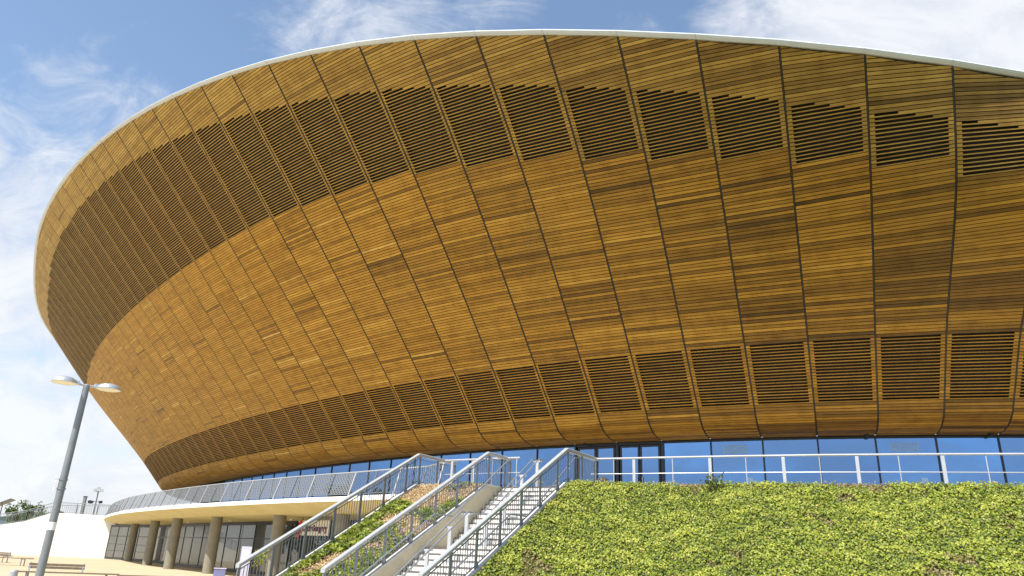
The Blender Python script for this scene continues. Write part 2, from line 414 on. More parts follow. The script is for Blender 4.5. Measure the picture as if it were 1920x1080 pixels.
for j in range(len(IDX)):
    if IDX[j]>50: break
    mb=MB(); zs=np.concatenate([ZE+np.linspace(0,1,9)[1:]**2*.6,np.linspace(ZE+.7,ZT[j]-.01,22)])
    o=PROF[j](zs); n=NN[j]; t=Vector((n[1],-n[0],0))
    pts=[]
    for z,oo in zip(zs,o):
        p=PL[j]+n*(oo-.006); pts.append(Vector((p[0],p[1],z+.002)))
    nv=Vector((n[0],n[1],0))
    hw=.021
    for a,b in zip(pts[:-1],pts[1:]):
        mb.face([a-t*hw,a+t*hw,b+t*hw,b-t*hw])
        bn=-nv*.16+Vector((0,0,.12))
        mb.face([a-t*hw,b-t*hw,b-t*hw+bn,a-t*hw+bn]); mb.face([a+t*hw,a+t*hw+bn,b+t*hw+bn,b+t*hw])
    mb.build('joint_strip',M['joint'],velo)
# roof edge, one bright folded metal length per bay, and the roof sheet behind it
FP=[(-.30,.015),(.04,.02),(.14,.05),(.20,.11),(.17,.17),(-.5,.30)]
for j in range(len(IDX)-1):
    if IDX[j]>50: break
    mb=MB()
    def fp(jj,k,g):
        n=NN[jj]; p=PL[jj]+n*(OT[jj]+FP[k][0]); q=Vector((p[0],p[1],ZT[jj]+FP[k][1])); return q
    for k in range(len(FP)-1):
        A=[fp(j+1,k,0),fp(j,k,0),fp(j,k+1,0),fp(j+1,k+1,0)]
        d=(A[1]-A[0]).normalized()*.006
        mb.face([A[0]+d,A[1]-d,A[2]-d,A[3]+d])
    mb.build('roof_edge',M['white_metal'],velo)
rf=MB(); c0=PL[20]+NN[20]*-25
for j in range(len(IDX)-1):
    if IDX[j]>50: break
    def rp(jj,o,dz):
        p=PL[jj]+NN[jj]*(OT[jj]+o); return Vector((p[0],p[1],ZT[jj]+dz))
    rf.face([rp(j+1,-.45,.40),rp(j,-.45,.40),rp(j,-14,.1),rp(j+1,-14,.1)])
    zc=18
    rf.face([rp(j+1,-14,.1),rp(j,-14,.1),Vector((c0[0],c0[1],zc))])
rf.build('roof',M['roof'],velo)
# glazed storey under the bowl
ZDK=4.1
for j in range(len(IDX)-1):
    i=IDX[j]
    if i<-8 or i>24: break
    a=at(i+1,-.12,0); b=at(i,-.12,0); a=Vector((a[0],a[1],0)); b=Vector((b[0],b[1],0))
    d=(b-a).normalized(); n=Vector((d.y,-d.x,0)); 
    if n.dot(nrm(i))<0: n=-n
    w=(b-a).length; up_=Vector((0,0,1)); zt=ZE-.02
    door=i in (5,6)
    if not door:
        f=MB()
        f.box(b-d*.0+up_*((ZDK+zt)/2)+n*.0,(.075,.12,zt-ZDK),d,n)
        f.box((a+b)/2+up_*(zt-.05),(w-.08,.10,.10),d,n); f.box((a+b)/2+up_*(ZDK+.06),(w-.08,.10,.12),d,n)
        win=f.build('window',M['frame'],velo)
        p=MB(); p.box((a+b)/2+up_*((ZDK+.12+zt-.06)/2),(w-.075,.03,zt-ZDK-.18),d,n)
        po=p.build('pane',M['glass'],None); po.parent=win
        if i in (0,3):
            v=MB(); c=a+d*(w*.47)+n*.02+up_*(zt-.48)
            v.box(c,(1.05,.012,.40),d,n)
            v2=v
            for q in range(6): v2.box(c+n*.01+up_*(-.165+q*.066),(.98,.010,.030),d,n,mi=1)
            vo=v.build('vent_grille',[M['vent'],M['glass']],None); vo.parent=win
            v=MB(); v.box(a+d*(w*.72)+n*.02+up_*(ZDK+1.25),(.24,.012,.36),d,n); vo=v.build('notice',M['paper'],None); vo.parent=win
    else:
        f=MB()
        f.box(b+up_*((ZDK+zt)/2),(.16,.16,zt-ZDK),d,n); f.box(a+up_*((ZDK+zt)/2),(.10,.16,zt-ZDK),d,n)
        f.box((a+b)/2+up_*(zt-.06),(w-.14,.14,.12),d,n)
        f.build('door_frame',M['frame'],velo)
        for h in (0,1):
            c=a+d*(.12+(w-.24)*(.25+.5*h)); lw=(w-.26)/2-.02
            dm=MB()
            for e in (-1,1): dm.box(c+d*e*(lw/2-.045)+up_*((ZDK+zt-.14)/2+.01),(.09,.07,zt-ZDK-.16),d,n)
            dm.box(c+up_*(zt-.19),(lw-.19,.07,.10),d,n); dm.box(c+up_*(ZDK+.13),(lw-.19,.07,.22),d,n)
            do=dm.build('door',M['frame'],velo)
            p=MB(); p.box(c+up_*((ZDK+.24+zt-.24)/2),(lw-.18,.02,zt-ZDK-.48),d,n); po=p.build('pane',M['glass'],None); po.parent=do
            p=MB(); hx=c+d*(lw/2-.12)*(1 if h==0 else -1)+n*.09
            p.tube(hx+up_*(ZDK+.8),hx+up_*(ZDK+1.5),.016,n=8); p.box(hx-n*.03+up_*(ZDK+.85),(.02,.07,.02),d,n); p.box(hx-n*.03+up_*(ZDK+1.45),(.02,.07,.02),d,n)
            po=p.build('handle',M['stainless'],None); po.parent=do
# the foyer behind the glass
rm=MB()
for j in range(len(IDX)-1):
    if IDX[j]>25: break
    rm.face([at(IDX[j]+1,-6.5,ZDK),at(IDX[j],-6.5,ZDK),at(IDX[j],-6.5,ZE),at(IDX[j]+1,-6.5,ZE)])
rm.build('foyer_wall',simple('foyer_wall_paint',(.10,.13,.17),.7),velo)
for s in (-3.6,.12,3.72,7.4,11.1,14.8):
    m=MB(); m.lathe(at(s,-1.15,ZDK),[(.34,.0),(.34,ZE-ZDK)],20); m.build('foyer_column',M['white'],velo,smooth=True)
for s in (-1.4,1.7,4.6,7.9,10.2):
    for o_ in (-2.2,-4.4):
        m=MB(); m.box(at(s,o_,ZE-.05),(1.1,.12,.05),(1,-.3,0)); m.build('foyer_lamp',M['white'],velo)
# small floodlights under the lip
for s in (6.7,1.15,-.85):
    p=MB(); q=at(s,.25,ZE-.02); p.box(q,(.16,.1,.06),(1,0,0)); p.box(q-Vector((0,0,.05)),(.12,.12,.05),(1,0,0)); p.build('soffit_lamp',M['frame'],velo)

# ------------------------------------------------------------------ terrace with its undercroft
terr=thing('entrance_terrace','curved raised terrace with white slab edge, sandy soffit and round concrete columns','terrace',(-10,45,0))
def eo(s): # offset of the slab edge
    return float(np.interp(s,[-9,4.9,5.5,7.2,8,10,14,20,25,28,32,36,40,52],[9.15,9.25,10.1,10.1,8.9,8.3,8.03,7.93,7.75,7.4,7.0,6.8,6.8,6.8]))
sl=MB(); edge=MB(); sof=MB()
SS=np.concatenate([np.arange(-8,8,.5),np.arange(8,52.01,.5)])
for a,b in zip(SS[:-1],SS[1:]):
    sl.face([at(b,-6.6,ZDK),at(b,eo(b)-.001,ZDK),at(a,eo(a)-.001,ZDK),at(a,-6.6,ZDK)])
for a,b in zip(SS[:-1],SS[1:]):
    if a<7.0: continue
    e0,e1=eo(a),eo(b)
    edge.face([at(b,e1,ZDK+.002),at(a,e0,ZDK+.002),at(a,e0,ZDK-.215),at(b,e1,ZDK-.215)])
    edge.face([at(b,e1,ZDK+.002),at(b,e1-.3,ZDK+.003),at(a,e0-.3,ZDK+.003),at(a,e0,ZDK+.002)])
    P0=[(at(s,eo(s),ZDK-.215),at(s,eo(s)-1.6,ZDK-.62),at(s,3.0,ZDK-.70)) for s in (a,b)]
    for k in range(2): sof.face([P0[0][k],P0[0][k+1],P0[1][k+1],P0[1][k]])
    sof.face([P0[0][2],at(a,-1.5,ZDK-.7),at(b,-1.5,ZDK-.7),P0[1][2]])
sl.build('deck',M['deck'],terr); edge.build('slab_edge',M['slab'],terr); sof.build('soffit',M['soffit'],terr,smooth=False)
for s,o in ((11.3,5.9),(13.8,5.9),(17.45,5.9),(20.8,5.9),(24.6,5.25),(30.4,4.5)):
    c=at(s,o,0); mb=MB(); n=28
    mb.lathe(c,[(.36,0),(.36,.02),(.36,3.6)],n); mb.build('column',M['column'],terr,smooth=True)
# round downlights in the soffit
for s in (9.5,11.2,12.9,15,19,23):
    c=at(s,3.6,ZDK-.70); mb=MB(); mb.lathe(c,[(.11,-.05),(.11,.02)],14); mb.face([c+Vector((math.cos(t)*.11,math.sin(t)*.11,-.05)) for t in np.linspace(0,2*math.pi,14,endpoint=False)]); mb.build('downlight',M['white'],terr)
# shop front glazing
gp=[(s,2.5) for s in np.arange(6.6,29.5,1.15)]+[(30.2,3.0),(31.3,3.75),(32.3,4.55),(33.2,5.3),(33.9,6.0)]
TOP=ZDK-.71
for k,((s0,o0),(s1,o1)) in enumerate(zip(gp[:-1],gp[1:])):
    b=at(s0,o0,0); a=at(s1,o1,0); d=(b-a).normalized(); n=Vector((d.y,-d.x,0)); w=(b-a).length; u=Vector((0,0,1))
    if n.y>0: n=-n
    end=s0>=29.4
    f=MB(); fw=.05
    f.box(a+u*TOP/2,(fw,.10,TOP),d,n); f.box((a+b)/2+u*(TOP-.11),(w-fw,.09,.22),d,n); f.box((a+b)/2+u*.11,(w-fw,.11,.22),d,n)
    f.box((a+b)/2+u*2.28,(w-fw,.085,.07),d,n)
    if end:
        for zz_ in (.85,1.5): f.box((a+b)/2+u*zz_,(w-fw,.06,.04),d,n)
    win=f.build('shop_window',M['frame'],terr)
    for z0_,z1_ in ((.22,2.245),(2.315,TOP-.22)):
        p=MB(); p.box((a+b)/2+u*((z0_+z1_)/2),(w-fw,.03,z1_-z0_),d,n); po=p.build('pane',M['doorglass'] if (20.5<s0<26.5 or s0<9.5) else M['shopglass'],None); po.parent=win
# wall closing the undercroft behind the stairs
mb=MB(); b_=at(6.6,2.5,0); mb.hexa([Vector((x,y,z)) for z in (0,4.0) for x,y in ((b_.x,b_.y),(-2.0,30.4),(-1.7,30.6),(b_.x+.3,b_.y+.1))]); mb.build('side_wall',M['sidewall'],terr)

# shop sign hung under the terrace
def text_mesh(txt,size,ext,font_shear=0):
    cu=bpy.data.curves.new('txt','FONT'); cu.body=txt; cu.size=size; cu.extrude=ext; cu.align_x='CENTER'; cu.align_y='CENTER'; cu.offset=.012*size/.3
    cu.shear=font_shear
    o=bpy.data.objects.new('txt',cu); COL.objects.link(o)
    dg=bpy.context.evaluated_depsgraph_get(); me=bpy.data.meshes.new_from_object(o.evaluated_get(dg)); bpy.data.objects.remove(o); return me
sa=at(13.55,5,0); sb=at(12.25,5,0); d=(sb-sa).normalized(); n=Vector((d.y,-d.x,0)); n=-n if n.y>0 else n; u=Vector((0,0,1)); sw=(sb-sa).length
sg=thing('shop_sign','cream shop sign board with maroon lettering hung under the terrace soffit','sign',tuple((sa+sb)/2+u*2.45))
mb=MB(); mb.box((sa+sb)/2+u*2.83,(sw,.08,.80),d,n); mb.build('board',M['signboard'],sg)
mb=MB()
for t in (.12,.88): mb.tube(sa+d*sw*t+u*3.23,sa+d*sw*t+u*3.40,.02)
mb.build('hanger',M['frame'],sg)
for nm,txt,size,off in (('lettering','CycleSurgery',.44,.04),):
    me=text_mesh(txt,size,.012); me.materials.append(M['maroon']); o=bpy.data.objects.new(nm,me); COL.objects.link(o); o.parent=sg
    from mathutils import Matrix
    mw=Matrix((( d.x,0,n.x,0),(d.y,0,n.y,0),(0,1,0,0),(0,0,0,1)))
    c=(sa+sb)/2+d*(sw*.06)+u*2.80+n*.055
    mw.translation=c-Vector(sg.location); o.matrix_local=mw
    bx=max(v.co.x for v in me.vertices)-min(v.co.x for v in me.vertices); k=sw*.80/bx
    for v in me.vertices: v.co.x*=k
mb=MB(); ec=sa+d*.20+u*2.78+n*.14   # red and black figure-like emblem
for (x0,y0,x1,y1,w_,mi) in ((-.24,.36,.05,.05,.17,1),(.26,.42,0,.02,.16,0),(-.02,.10,.20,-.22,.20,0),(.0,.05,-.24,-.16,.18,1),(.1,-.05,.12,-.50,.14,0),(-.30,.10,-.05,.22,.13,1)):
    mb.bar(ec+d*x0+u*y0,ec+d*x1+u*y1,w_,.06+.02*mi,side=d.cross(n)*1.0,mi=mi)
mb.build('emblem',[M['red'],M['black']],sg)

# ------------------------------------------------------------------ stair geometry
A31=R(31); D_=Vector((math.sin(A31),math.cos(A31),0)); R_=Vector((D_.y,-D_.x,0)); U=Vector((0,0,1))
K3=Vector((2.09,25.11,0)); K2=Vector((-.61,26.9,0)); K1=Vector((-3.26,28.2,0)); SLP=.525
def kerb_z(t): return 4.12 if t>=0 else 4.12+SLP*t
TB=-7.75
stair=thing('staircase','pale concrete public staircase with dark nosings climbing to the terrace','staircase',tuple(K3+D_*-6.2))
st=MB(); nos=MB()
def flight(t0,z0_,n,rise,go):
    for k in range(n):
        ta=t0+k*go; za=z0_+k*rise
        tb=ta+go
        a=K2+D_*ta+R_*.10; w=3.06+(K3-K2).dot(R_)-3.24
        # riser + tread solid block
        back=D_*(go+.02)
        p=[a,a+R_*w,a+R_*w+back,a+back]
        st.hexa([q+U*(za-.25 if za>.25 else 0) for q in p]+[q+U*(za+rise) for q in p])
        f0=a-D_*.004+U*(za+rise-.05)
        nos.hexa([q for q in (f0+R_*.01,f0+R_*(w-.01),f0+R_*(w-.01)+D_*.06,f0+R_*.01+D_*.06)]+[q+U*.056 for q in (f0+R_*.01,f0+R_*(w-.01),f0+R_*(w-.01)+D_*.06,f0+R_*.01+D_*.06)])
flight(-6.15,0.0,11,.17,.264)
flight(-2.20,1.87,13,.1715,.258)
a=K2+D_*-3.25+R_*.10; w=3.06
st.hexa([q+U*z for z in (1.5,1.87) for q in (a,a+R_*w,a+R_*w+D_*1.1,a+D_*1.1)])
a=K2+D_*1.15+R_*.1
st.hexa([q+U*z for z in (3.6,4.098) for q in (a,a+R_*w,a+R_*w+D_*1.6,a+D_*1.6)])
st.build('step_flight',M['stair'],stair); nos.build('nosing',M['nosing'],stair)
# side walls with pale sloped coping
for K,wd,tend in ((K3,.20,2.55),(K2,.16,1.75),(K1,.16,2.5)):
    wl=MB(); cp=MB()
    pr=[(TB,0.02),(0,4.06),(tend,4.06)]
    for (ta,za),(tb,zb) in zip(pr[:-1],pr[1:]):
        A,B=K+D_*ta,K+D_*tb; h=R_*(wd/2-.02); H=R_*(wd/2)
        wl.hexa([A-h,A+h,B+h,B-h]+[A-h+U*za,A+h+U*za,B+h+U*zb,B-h+U*zb])
        cp.hexa([A-H+U*za,A+H+U*za,B+H+U*zb,B-H+U*zb]+[A-H+U*(za+.06),A+H+U*(za+.06),B+H+U*(zb+.06),B-H+U*(zb+.06)])
    o=wl.build('side_wall',M['sidewall'],stair); c=cp.build('coping',M['kerb'],None); c.parent=o

def balustrade(K,t_end,label,n_end_extra=None):
    g=thing('stair_balustrade',label,'balustrade',tuple(K+D_*TB),'galvanised balustrades along the stairs')
    def zr(t): return kerb_z(t)+1.08
    # flat wide rail
    mb=MB()
    pts=[K+D_*(TB+.05)+U*zr(TB+.05),K+U*zr(0),K+D_*t_end+U*zr(t_end)]
    prof=[(-.075,-.045),(-.06,-.06),(.06,-.06),(.075,-.045),(.075,.035),(.05,.055),(-.05,.055),(-.075,.035)]
    ring=[]
    for k,p in enumerate(pts):
        dd=(pts[min(k+1,2)]-pts[max(k-1,0)]).normalized(); up_=R_.cross(dd); 
        if up_.z<0: up_=-up_
        ring.append([p+R_*x+U*(y/ max(.8,1)) for x,y in prof])
    for A,B in zip(ring[:-1],ring[1:]):
        for i in range(8):
            j=(i+1)%8; mb.face([A[i],A[j],B[j],B[i]])
    mb.face(ring[0][::-1]); mb.face(ring[-1])
    mb.build('top_rail',M['galv_pale'],g)
    ts=[TB+.12+1.165*k for k in range(7)]+[0.12]+[t for t in (1.25,) if t<t_end-.3]+[t_end-.05]
    for t in ts:
        p=K+D_*t; m=MB(); z0_=kerb_z(t)-.02; m.box(p+U*((z0_+zr(t)-.05)/2),(.10,.035,zr(t)-.05-z0_),D_,R_)
        m.box(p+R_*.03+U*(z0_+.10),(.14,.02,.16),D_,R_)
        m.build('post',M['galv'],g)
    for a,b in zip(ts[:-1],ts[1:]):
        m=MB(); ta,tb=a+.06,b-.06
        f=lambda t,h: K+D_*t+U*(kerb_z(t)+h)
        brk=[ta]+([0] if ta<0<tb else [])+[tb]
        for x,y in zip(brk[:-1],brk[1:]):
            m.bar(f(x,.10),f(y,.10),.03,.022,R_); m.bar(f(x,.93),f(y,.93),.03,.022,R_)
        nb=max(3,int(round((tb-ta)/.122)))
        for q in range(1,nb):
            t=ta+(tb-ta)*q/nb; m.box(f(t,.515),(.016,.016,.82),D_,R_)
        m.build('bar_panel',M['galv'],g)
    return g
B3=balustrade(K3,2.50,'right stair balustrade with flat grey rail running up beside the ivy bank')
B2=balustrade(K2,1.68,'middle stair balustrade on the concrete wall between steps and planting bed')
B1=balustrade(K1,2.50,'left stair balustrade standing in front of the shop sign and columns')
# wall handrail along the middle balustrade
NZ=[(-6.6,.95),(-3.25,2.87),(-2.25,2.87),(1.1,5.08),(1.5,5.16)]
def handrail(name,off,label,base,lo_hi,cat='handrail',grp=None):
    g=thing(name,label,cat,tuple(base+D_*lo_hi[0][0]+R_*off),grp)
    mb=MB(); pts=[base+R_*off+D_*t+U*z for t,z in lo_hi]; mb.path(pts,.024,10); mb.build('rail',M['galv'],g,smooth=False); return g
h=handrail('wall_handrail',.20,'slim grey handrail fixed along the wall face left of the steps',K2,NZ)
mb=MB()
for t in (-5.6,-4.5,-3.4,-1.7,-.6,.4):
    z=float(np.interp(t,[a for a,b in NZ],[b for a,b in NZ])); p=K2+R_*.20+D_*t+U*z
    mb.tube(p,p-U*.07-R_*.02,.01,n=6); mb.tube(p-U*.07-R_*.02,p-U*.07-R_*.12,.01,n=6)
mb.build('bracket',M['galv_pale'],h)
h=handrail('wall_handrail',-.20,'slim grey handrail fixed inside the bars of the right balustrade',K3,NZ)
mb=MB()
for t in (-5.6,-4.5,-3.4,-1.7,-.6,.4):
    z=float(np.interp(t,[a for a,b in NZ],[b for a,b in NZ])); p=K3-R_*.20+D_*t+U*z
    mb.tube(p,p+R_*.18,.01,n=6)
mb.build('bracket',M['galv_pale'],h)
# twin centre handrails on T posts, lower and upper flight
for label,prof,posts in (('twin tube handrail on T shaped posts in the middle of the lower flight',[(-6.75,.95),(-6.5,.95),(-3.35,2.92),(-2.95,2.92)],(-6.2,-5.1,-4.05,-3.2)),
                    ('twin tube handrail on T shaped posts in the middle of the upper flight',[(-2.55,2.92),(-2.2,2.92),(1.05,5.06),(1.45,5.06)],(-2.1,-1.0,.1,1.2))):
    g=thing('centre_handrail',label,'handrail',tuple(K3-R_*1.75+D_*posts[0]),'centre handrails of the stairs')
    for sd in (-.13,.13):
        mb=MB(); mb.path([K3-R_*(1.75+sd)+D_*t+U*z for t,z in prof],.024,10)
        mb.build('rail',M['galv'],g)
    for t in posts:
        z=float(np.interp(t,[a for a,b in prof],[b for a,b in prof])); p=K3-R_*1.75+D_*t
        zf=max(0,z-1.05)
        mb=MB(); mb.box(p+U*((zf+z-.06)/2),(.07,.11,z-.06-zf),D_,R_); mb.box(p+U*(z-.055),(.06,.34,.05),D_,R_); mb.build('post',M['post_white'],g)

# ------------------------------------------------------------------ tubular railing on the right terrace edge
def tube_rail(name,label,ss,big,thin,offf,rail_h=1.1):
    c=at(ss[0],offf(ss[0]),ZDK)
    g=thing(name,label,'railing',tuple(c))
    mb=MB(); mb.path([at(s,offf(s),ZDK+rail_h) for s in ss],.036,10); mb.build('top_rail',M['stainless'],g,smooth=False)
    mb=MB(); mb.path([at(s,offf(s),ZDK+.56) for s in ss],.014,8); mb.build('mid_rail',M['stainless'],g)
    for s in big:
        p=at(s,offf(s),ZDK); nv=nrm(s); t=Vector((nv.y,-nv.x,0)); m=MB()
        m.box(p+U*.53,(.10,.045,1.06),t,nv); m.box(p+U*.01,(.18,.14,.02),t,nv); m.build('flat_post',M['post_white'],g)
    for s in thin:
        p=at(s,offf(s),ZDK); m=MB(); m.tube(p,p+U*1.07,.016,n=8); m.build('round_post',M['stainless'],g)
    return g
ro=lambda s: 9.2 if s<4.4 else 9.2+(s-4.4)*.15
tube_rail('terrace_railing','steel tube railing with flat posts on the terrace above the ivy bank',list(np.arange(-8,4.95,.5))+[4.92],
    (4.32,3.32,2.44,1.62,.73,-.2,-1.1,-2,-2.9,-3.8,-4.7,-5.6),(4.86,4.6,3.8,2.88,2.03,1.18,.3,-.65,-1.55,-2.45,-3.35,-4.25),ro)
tube_rail('terrace_railing','short steel tube railing between the left and middle stair balustrades',[5.85,6.3,6.7,7.15],(6.62,7.0),(5.9,6.3),lambda s:10.15)

# ------------------------------------------------------------------ leaning perforated balustrade on the left terrace
pb=thing('terrace_balustrade','curved balustrade of grey perforated panels on leaning posts above the white slab','balustrade',tuple(at(12,eo(12),ZDK)))
LEAN=.33; HB=1.14
def bp(s,h,o=0.0):
    p=at(s,eo(s)-.05-LEAN*h/HB+o,ZDK+h); return p
sp=np.arange(7.35,50.5,.66)
mb=MB(); s2=np.arange(7.35,50.4,.22); mb.path([bp(s,HB) for s in s2],.032,8); mb.build('top_rail',M['galv_pale'],pb)
mb=MB()
for a,b in zip(s2[:-1],s2[1:]): mb.bar(bp(a,.10),bp(b,.10),.03,.03)
mb.build('bottom_rail',M['galv'],pb)
for k,s in enumerate(sp):
    m=MB(); nv=nrm(s); t=Vector((nv.y,-nv.x,0)); big=k%2==0
    a,b=bp(s,-.10,.03),bp(s,HB-.03)
    m.bar(a,b,.065 if big else .035,.05,t); m.build('post',M['galv_pale'] if big else M['galv'],pb)
def panel_mesh(s0,s1):
    m=MB(); q=3
    for k in range(q):
        a=s0+(s1-s0)*k/q; b=s0+(s1-s0)*(k+1)/q
        x0,x1=a*W,b*W
        m.face([bp(b,.13),bp(a,.13),bp(a,HB-.05),bp(b,HB-.05)],.5,0,[(x1,0),(x0,0),(x0,1.05),(x1,1.05)])
    return m
for a,b in zip(sp[:-1],sp[1:]):
    if a<9.8:   # plain vertical bars near the stairs
        m=MB()
        for q in range(1,14):
            s=a+(b-a)*q/14; m.bar(bp(s,.1),bp(s,HB-.03),.014,.014)
        m.build('bar_panel',M['galv'],pb)
    else:
        m=panel_mesh(a+.03,b-.03); m.build('mesh_panel',M['mesh'],pb)

# ------------------------------------------------------------------ ground
g=MB(); 
for (x0,x1,y0,y1) in ((-900,900,-900,900),): g.face([(x0,y0,0),(x1,y0,0),(x1,y1,0),(x0,y1,0)])
tag(g.build('plaza_ground',M['plaza']),kind='structure')
M['unseen_dark_sheet']=simple('unseen_ground_dark',(.055,.085,.022),.95,0,.2,.35,.6)
g=MB(); g.face([(x,y,.02) for x,y in ((-5.5,-160),(160,-160),(160,17.5),(8,17.5),(-5.5,15.5))])  # added out-of-view dark sheet, cuts bounce light onto the right cladding
tag(g.build('unseen_dark_sheet',M['unseen_dark_sheet']),kind='structure')

# ivy bank -------------------------------------------------------------------
def crest(s): return float(np.interp(s,[-8,2.4,3.4,4.3,4.88],[10.6,10.45,10.35,10.8,11.64]))
def bank_pt(s,v):
    """v<0 flat strip behind the crest, v>=0 metres down the slope (horizontal run)"""
    if v<0: q=at(s,crest(s)+v,4.10); return q
    q=at(s,crest(s)+min(v,0),4.12); dn=nrm(s); e=min(1,max(0,(s-3.2)/1.6)); dn=(dn*(1-e)+(-D_)*e).normalized()
    q=q+dn*v; q.z=4.12-SLP*v-.06*min(1,v); return q
def hsh(x,y): 
    return .5*math.sin(x*1.7+1.3*math.sin(y*2.1))+.5*math.sin(y*1.9+1.7*math.sin(x*1.3+2))
bk=MB()
ss=np.linspace(-8,4.93,60); vs=[-1.5,-.7,0]+list(np.linspace(.4,7.9,24))
def bz(s,v):
    p=bank_pt(s,v); p.z+=.05*hsh(p.x*2.1,p.y*2.3)-.03; 
    if v<0: p.z=min(p.z,4.16)
    return p
for a,b in zip(ss[:-1],ss[1:]):
    for c,d in zip(vs[:-1],vs[1:]): bk.face([bz(b,c),bz(a,c),bz(a,d),bz(b,d)])
tag(bk.build('bank',M['under'],smooth=True,merge=True),kind='structure')
def leaf_cloud(name,pts,nrms,sizes,tints,mat,tilt=.7,aspect=1.0,fold=.25):
    """many single leaves: each a folded kite of two triangles"""
    n=len(pts); P=np.array(pts); Nn=np.array(nrms); sz=np.array(sizes)[:,None]
    Nn=Nn+nr.normal(0,tilt,(n,3)); Nn/=np.linalg.norm(Nn,axis=1,keepdims=True)
    a=nr.normal(0,1,(n,3)); a-=Nn*(a*Nn).sum(1,keepdims=True); a/=np.linalg.norm(a,axis=1,keepdims=True); b=np.cross(Nn,a)
    base=P-a*sz*.5; tip=P+a*sz*.55-Nn*sz*.12
    l=P-a*sz*.1+b*sz*.5*aspect+Nn*sz*fold; r=P-a*sz*.1-b*sz*.5*aspect+Nn*sz*fold
    V=np.stack([base,r,tip,l],1).reshape(-1,3)
    me=bpy.data.meshes.new(name); me.vertices.add(4*n); me.vertices.foreach_set('co',V.ravel())
    me.loops.add(6*n); me.polygons.add(2*n)
    k=np.arange(n)[:,None]*4; li=np.concatenate([k,k+1,k+2,k,k+2,k+3],1).ravel()
    me.loops.foreach_set('vertex_index',li.astype(np.int32)); me.polygons.foreach_set('loop_start',(np.arange(2*n)*3).astype(np.int32)); me.polygons.foreach_set('loop_total',np.full(2*n,3,np.int32))
    me.update(calc_edges=True)
    at_=me.attributes.new('tint','FLOAT','FACE'); at_.data.foreach_set('value',np.repeat(np.array(tints),2).astype(np.float32))
    me.materials.append(mat); o=bpy.data.objects.new(name,me); COL.objects.link(o); return o
pts=[];nm=[];sz=[];tt=[]
cnt=0
while cnt<135000:
    s=rnd.uniform(-2.2,4.90) if rnd.random()<.93 else rnd.uniform(-6.5,-2.2); v=rnd.uniform(-1.15,7.2)
    p=bank_pt(s,v)
    if (p-K3).dot(R_)<.16: continue
    big=hsh(p.x*.55+3,p.y*.6+p.z*.4); sm=hsh(p.x*2.3,p.z*4.1+p.y); fine=hsh(p.x*7,p.z*13)
    bare=hsh(p.x*.9+7,p.z*1.6+2)+.35*hsh(p.x*3.1,p.z*5)
    if v<.30: bare+=.65*(1 if v<.1 else .5)
    if v<0: bare+=.45
    dist=(p-K3).dot(R_)
    if abs(dist-1.05+.25*math.sin(v*2))<.20 and v>1.2: bare+=.75
    keep= 1 if bare<1.02 else .35
    if rnd.random()>keep: continue
    hgt=.02+.11*rnd.random()+.05*max(0,sm)
    if v<0: hgt=.01+.06*rnd.random()
    dn=Vector((0,0,1)) if v<0 else (nrm(s)*SLP+Vector((0,0,1))).normalized()
    q=p+dn*hgt
    pts.append(q); nm.append(dn+nrm(s)*.35); sz.append(rnd.uniform(.042,.075))
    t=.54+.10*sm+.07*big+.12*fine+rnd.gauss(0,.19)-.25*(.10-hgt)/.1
    t=min(1,max(.14,t))
    if bare>1.02: t=rnd.uniform(0,.11) if rnd.random()<.72 else t*.7
    elif rnd.random()<.03: t=rnd.uniform(0,.1)
    tt.append(t); cnt+=1
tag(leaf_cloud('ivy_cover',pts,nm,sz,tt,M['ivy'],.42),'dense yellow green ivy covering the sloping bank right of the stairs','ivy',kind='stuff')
gm=MB()
for k in range(2600):
    s=rnd.uniform(-2.2,4.85); v=rnd.uniform(-.9,.45) if rnd.random()<.8 else rnd.uniform(.4,1.1); p=bank_pt(s,v)
    if (p-K3).dot(R_)<.2: continue
    if hsh(p.x*1.3,p.y*1.7+4)<-.25: continue
    h_=rnd.uniform(.05,.17); q=p+Vector((rnd.gauss(0,.05),rnd.gauss(0,.05),h_)); w_=Vector((rnd.gauss(0,1),rnd.gauss(0,.4),0)).normalized()*.010
    gm.face([p-w_,p+w_,q],rnd.uniform(.2,1))
tag(gm.build('dry_grass',M['mulch']),'dry tan grass and litter along the flat top of the ivy bank','grass',kind='stuff')
# planting bed between left and middle balustrade --------------------------------
bd=MB()
def bed_pt(t,x):
    z=kerb_z(t)-.05
    return K1+(K2-K1)*x+D_*t+U*z
xs=np.linspace(.035,.965,9); ts=list(np.linspace(TB,0,22))+[.6,1.2,1.75]
for a,b in zip(ts[:-1],ts[1:]):
    for c,d in zip(xs[:-1],xs[1:]):
        q=[bed_pt(a,c),bed_pt(a,d),bed_pt(b,d),bed_pt(b,c)]
        bd.face([p+U*.04*hsh(p.x*3,p.y*3) for p in q])
tag(bd.build('planting_bed',M['soil'],smooth=True,merge=True),kind='structure')
pts=[];nm=[];sz=[];tt=[]; p2=[];n2=[];s2_=[];t2=[]
dn=(-D_*SLP+U).normalized()
for k in range(9000):
    t=rnd.uniform(TB+.3,1.7); x=rnd.uniform(.05,.95); p=bed_pt(t,x)+U*.04*hsh(0,0)
    p2.append(p+dn*rnd.uniform(.01,.06)); n2.append(dn); s2_.append(rnd.uniform(.04,.11)); t2.append(min(1,max(0,rnd.gauss(.55,.25))))
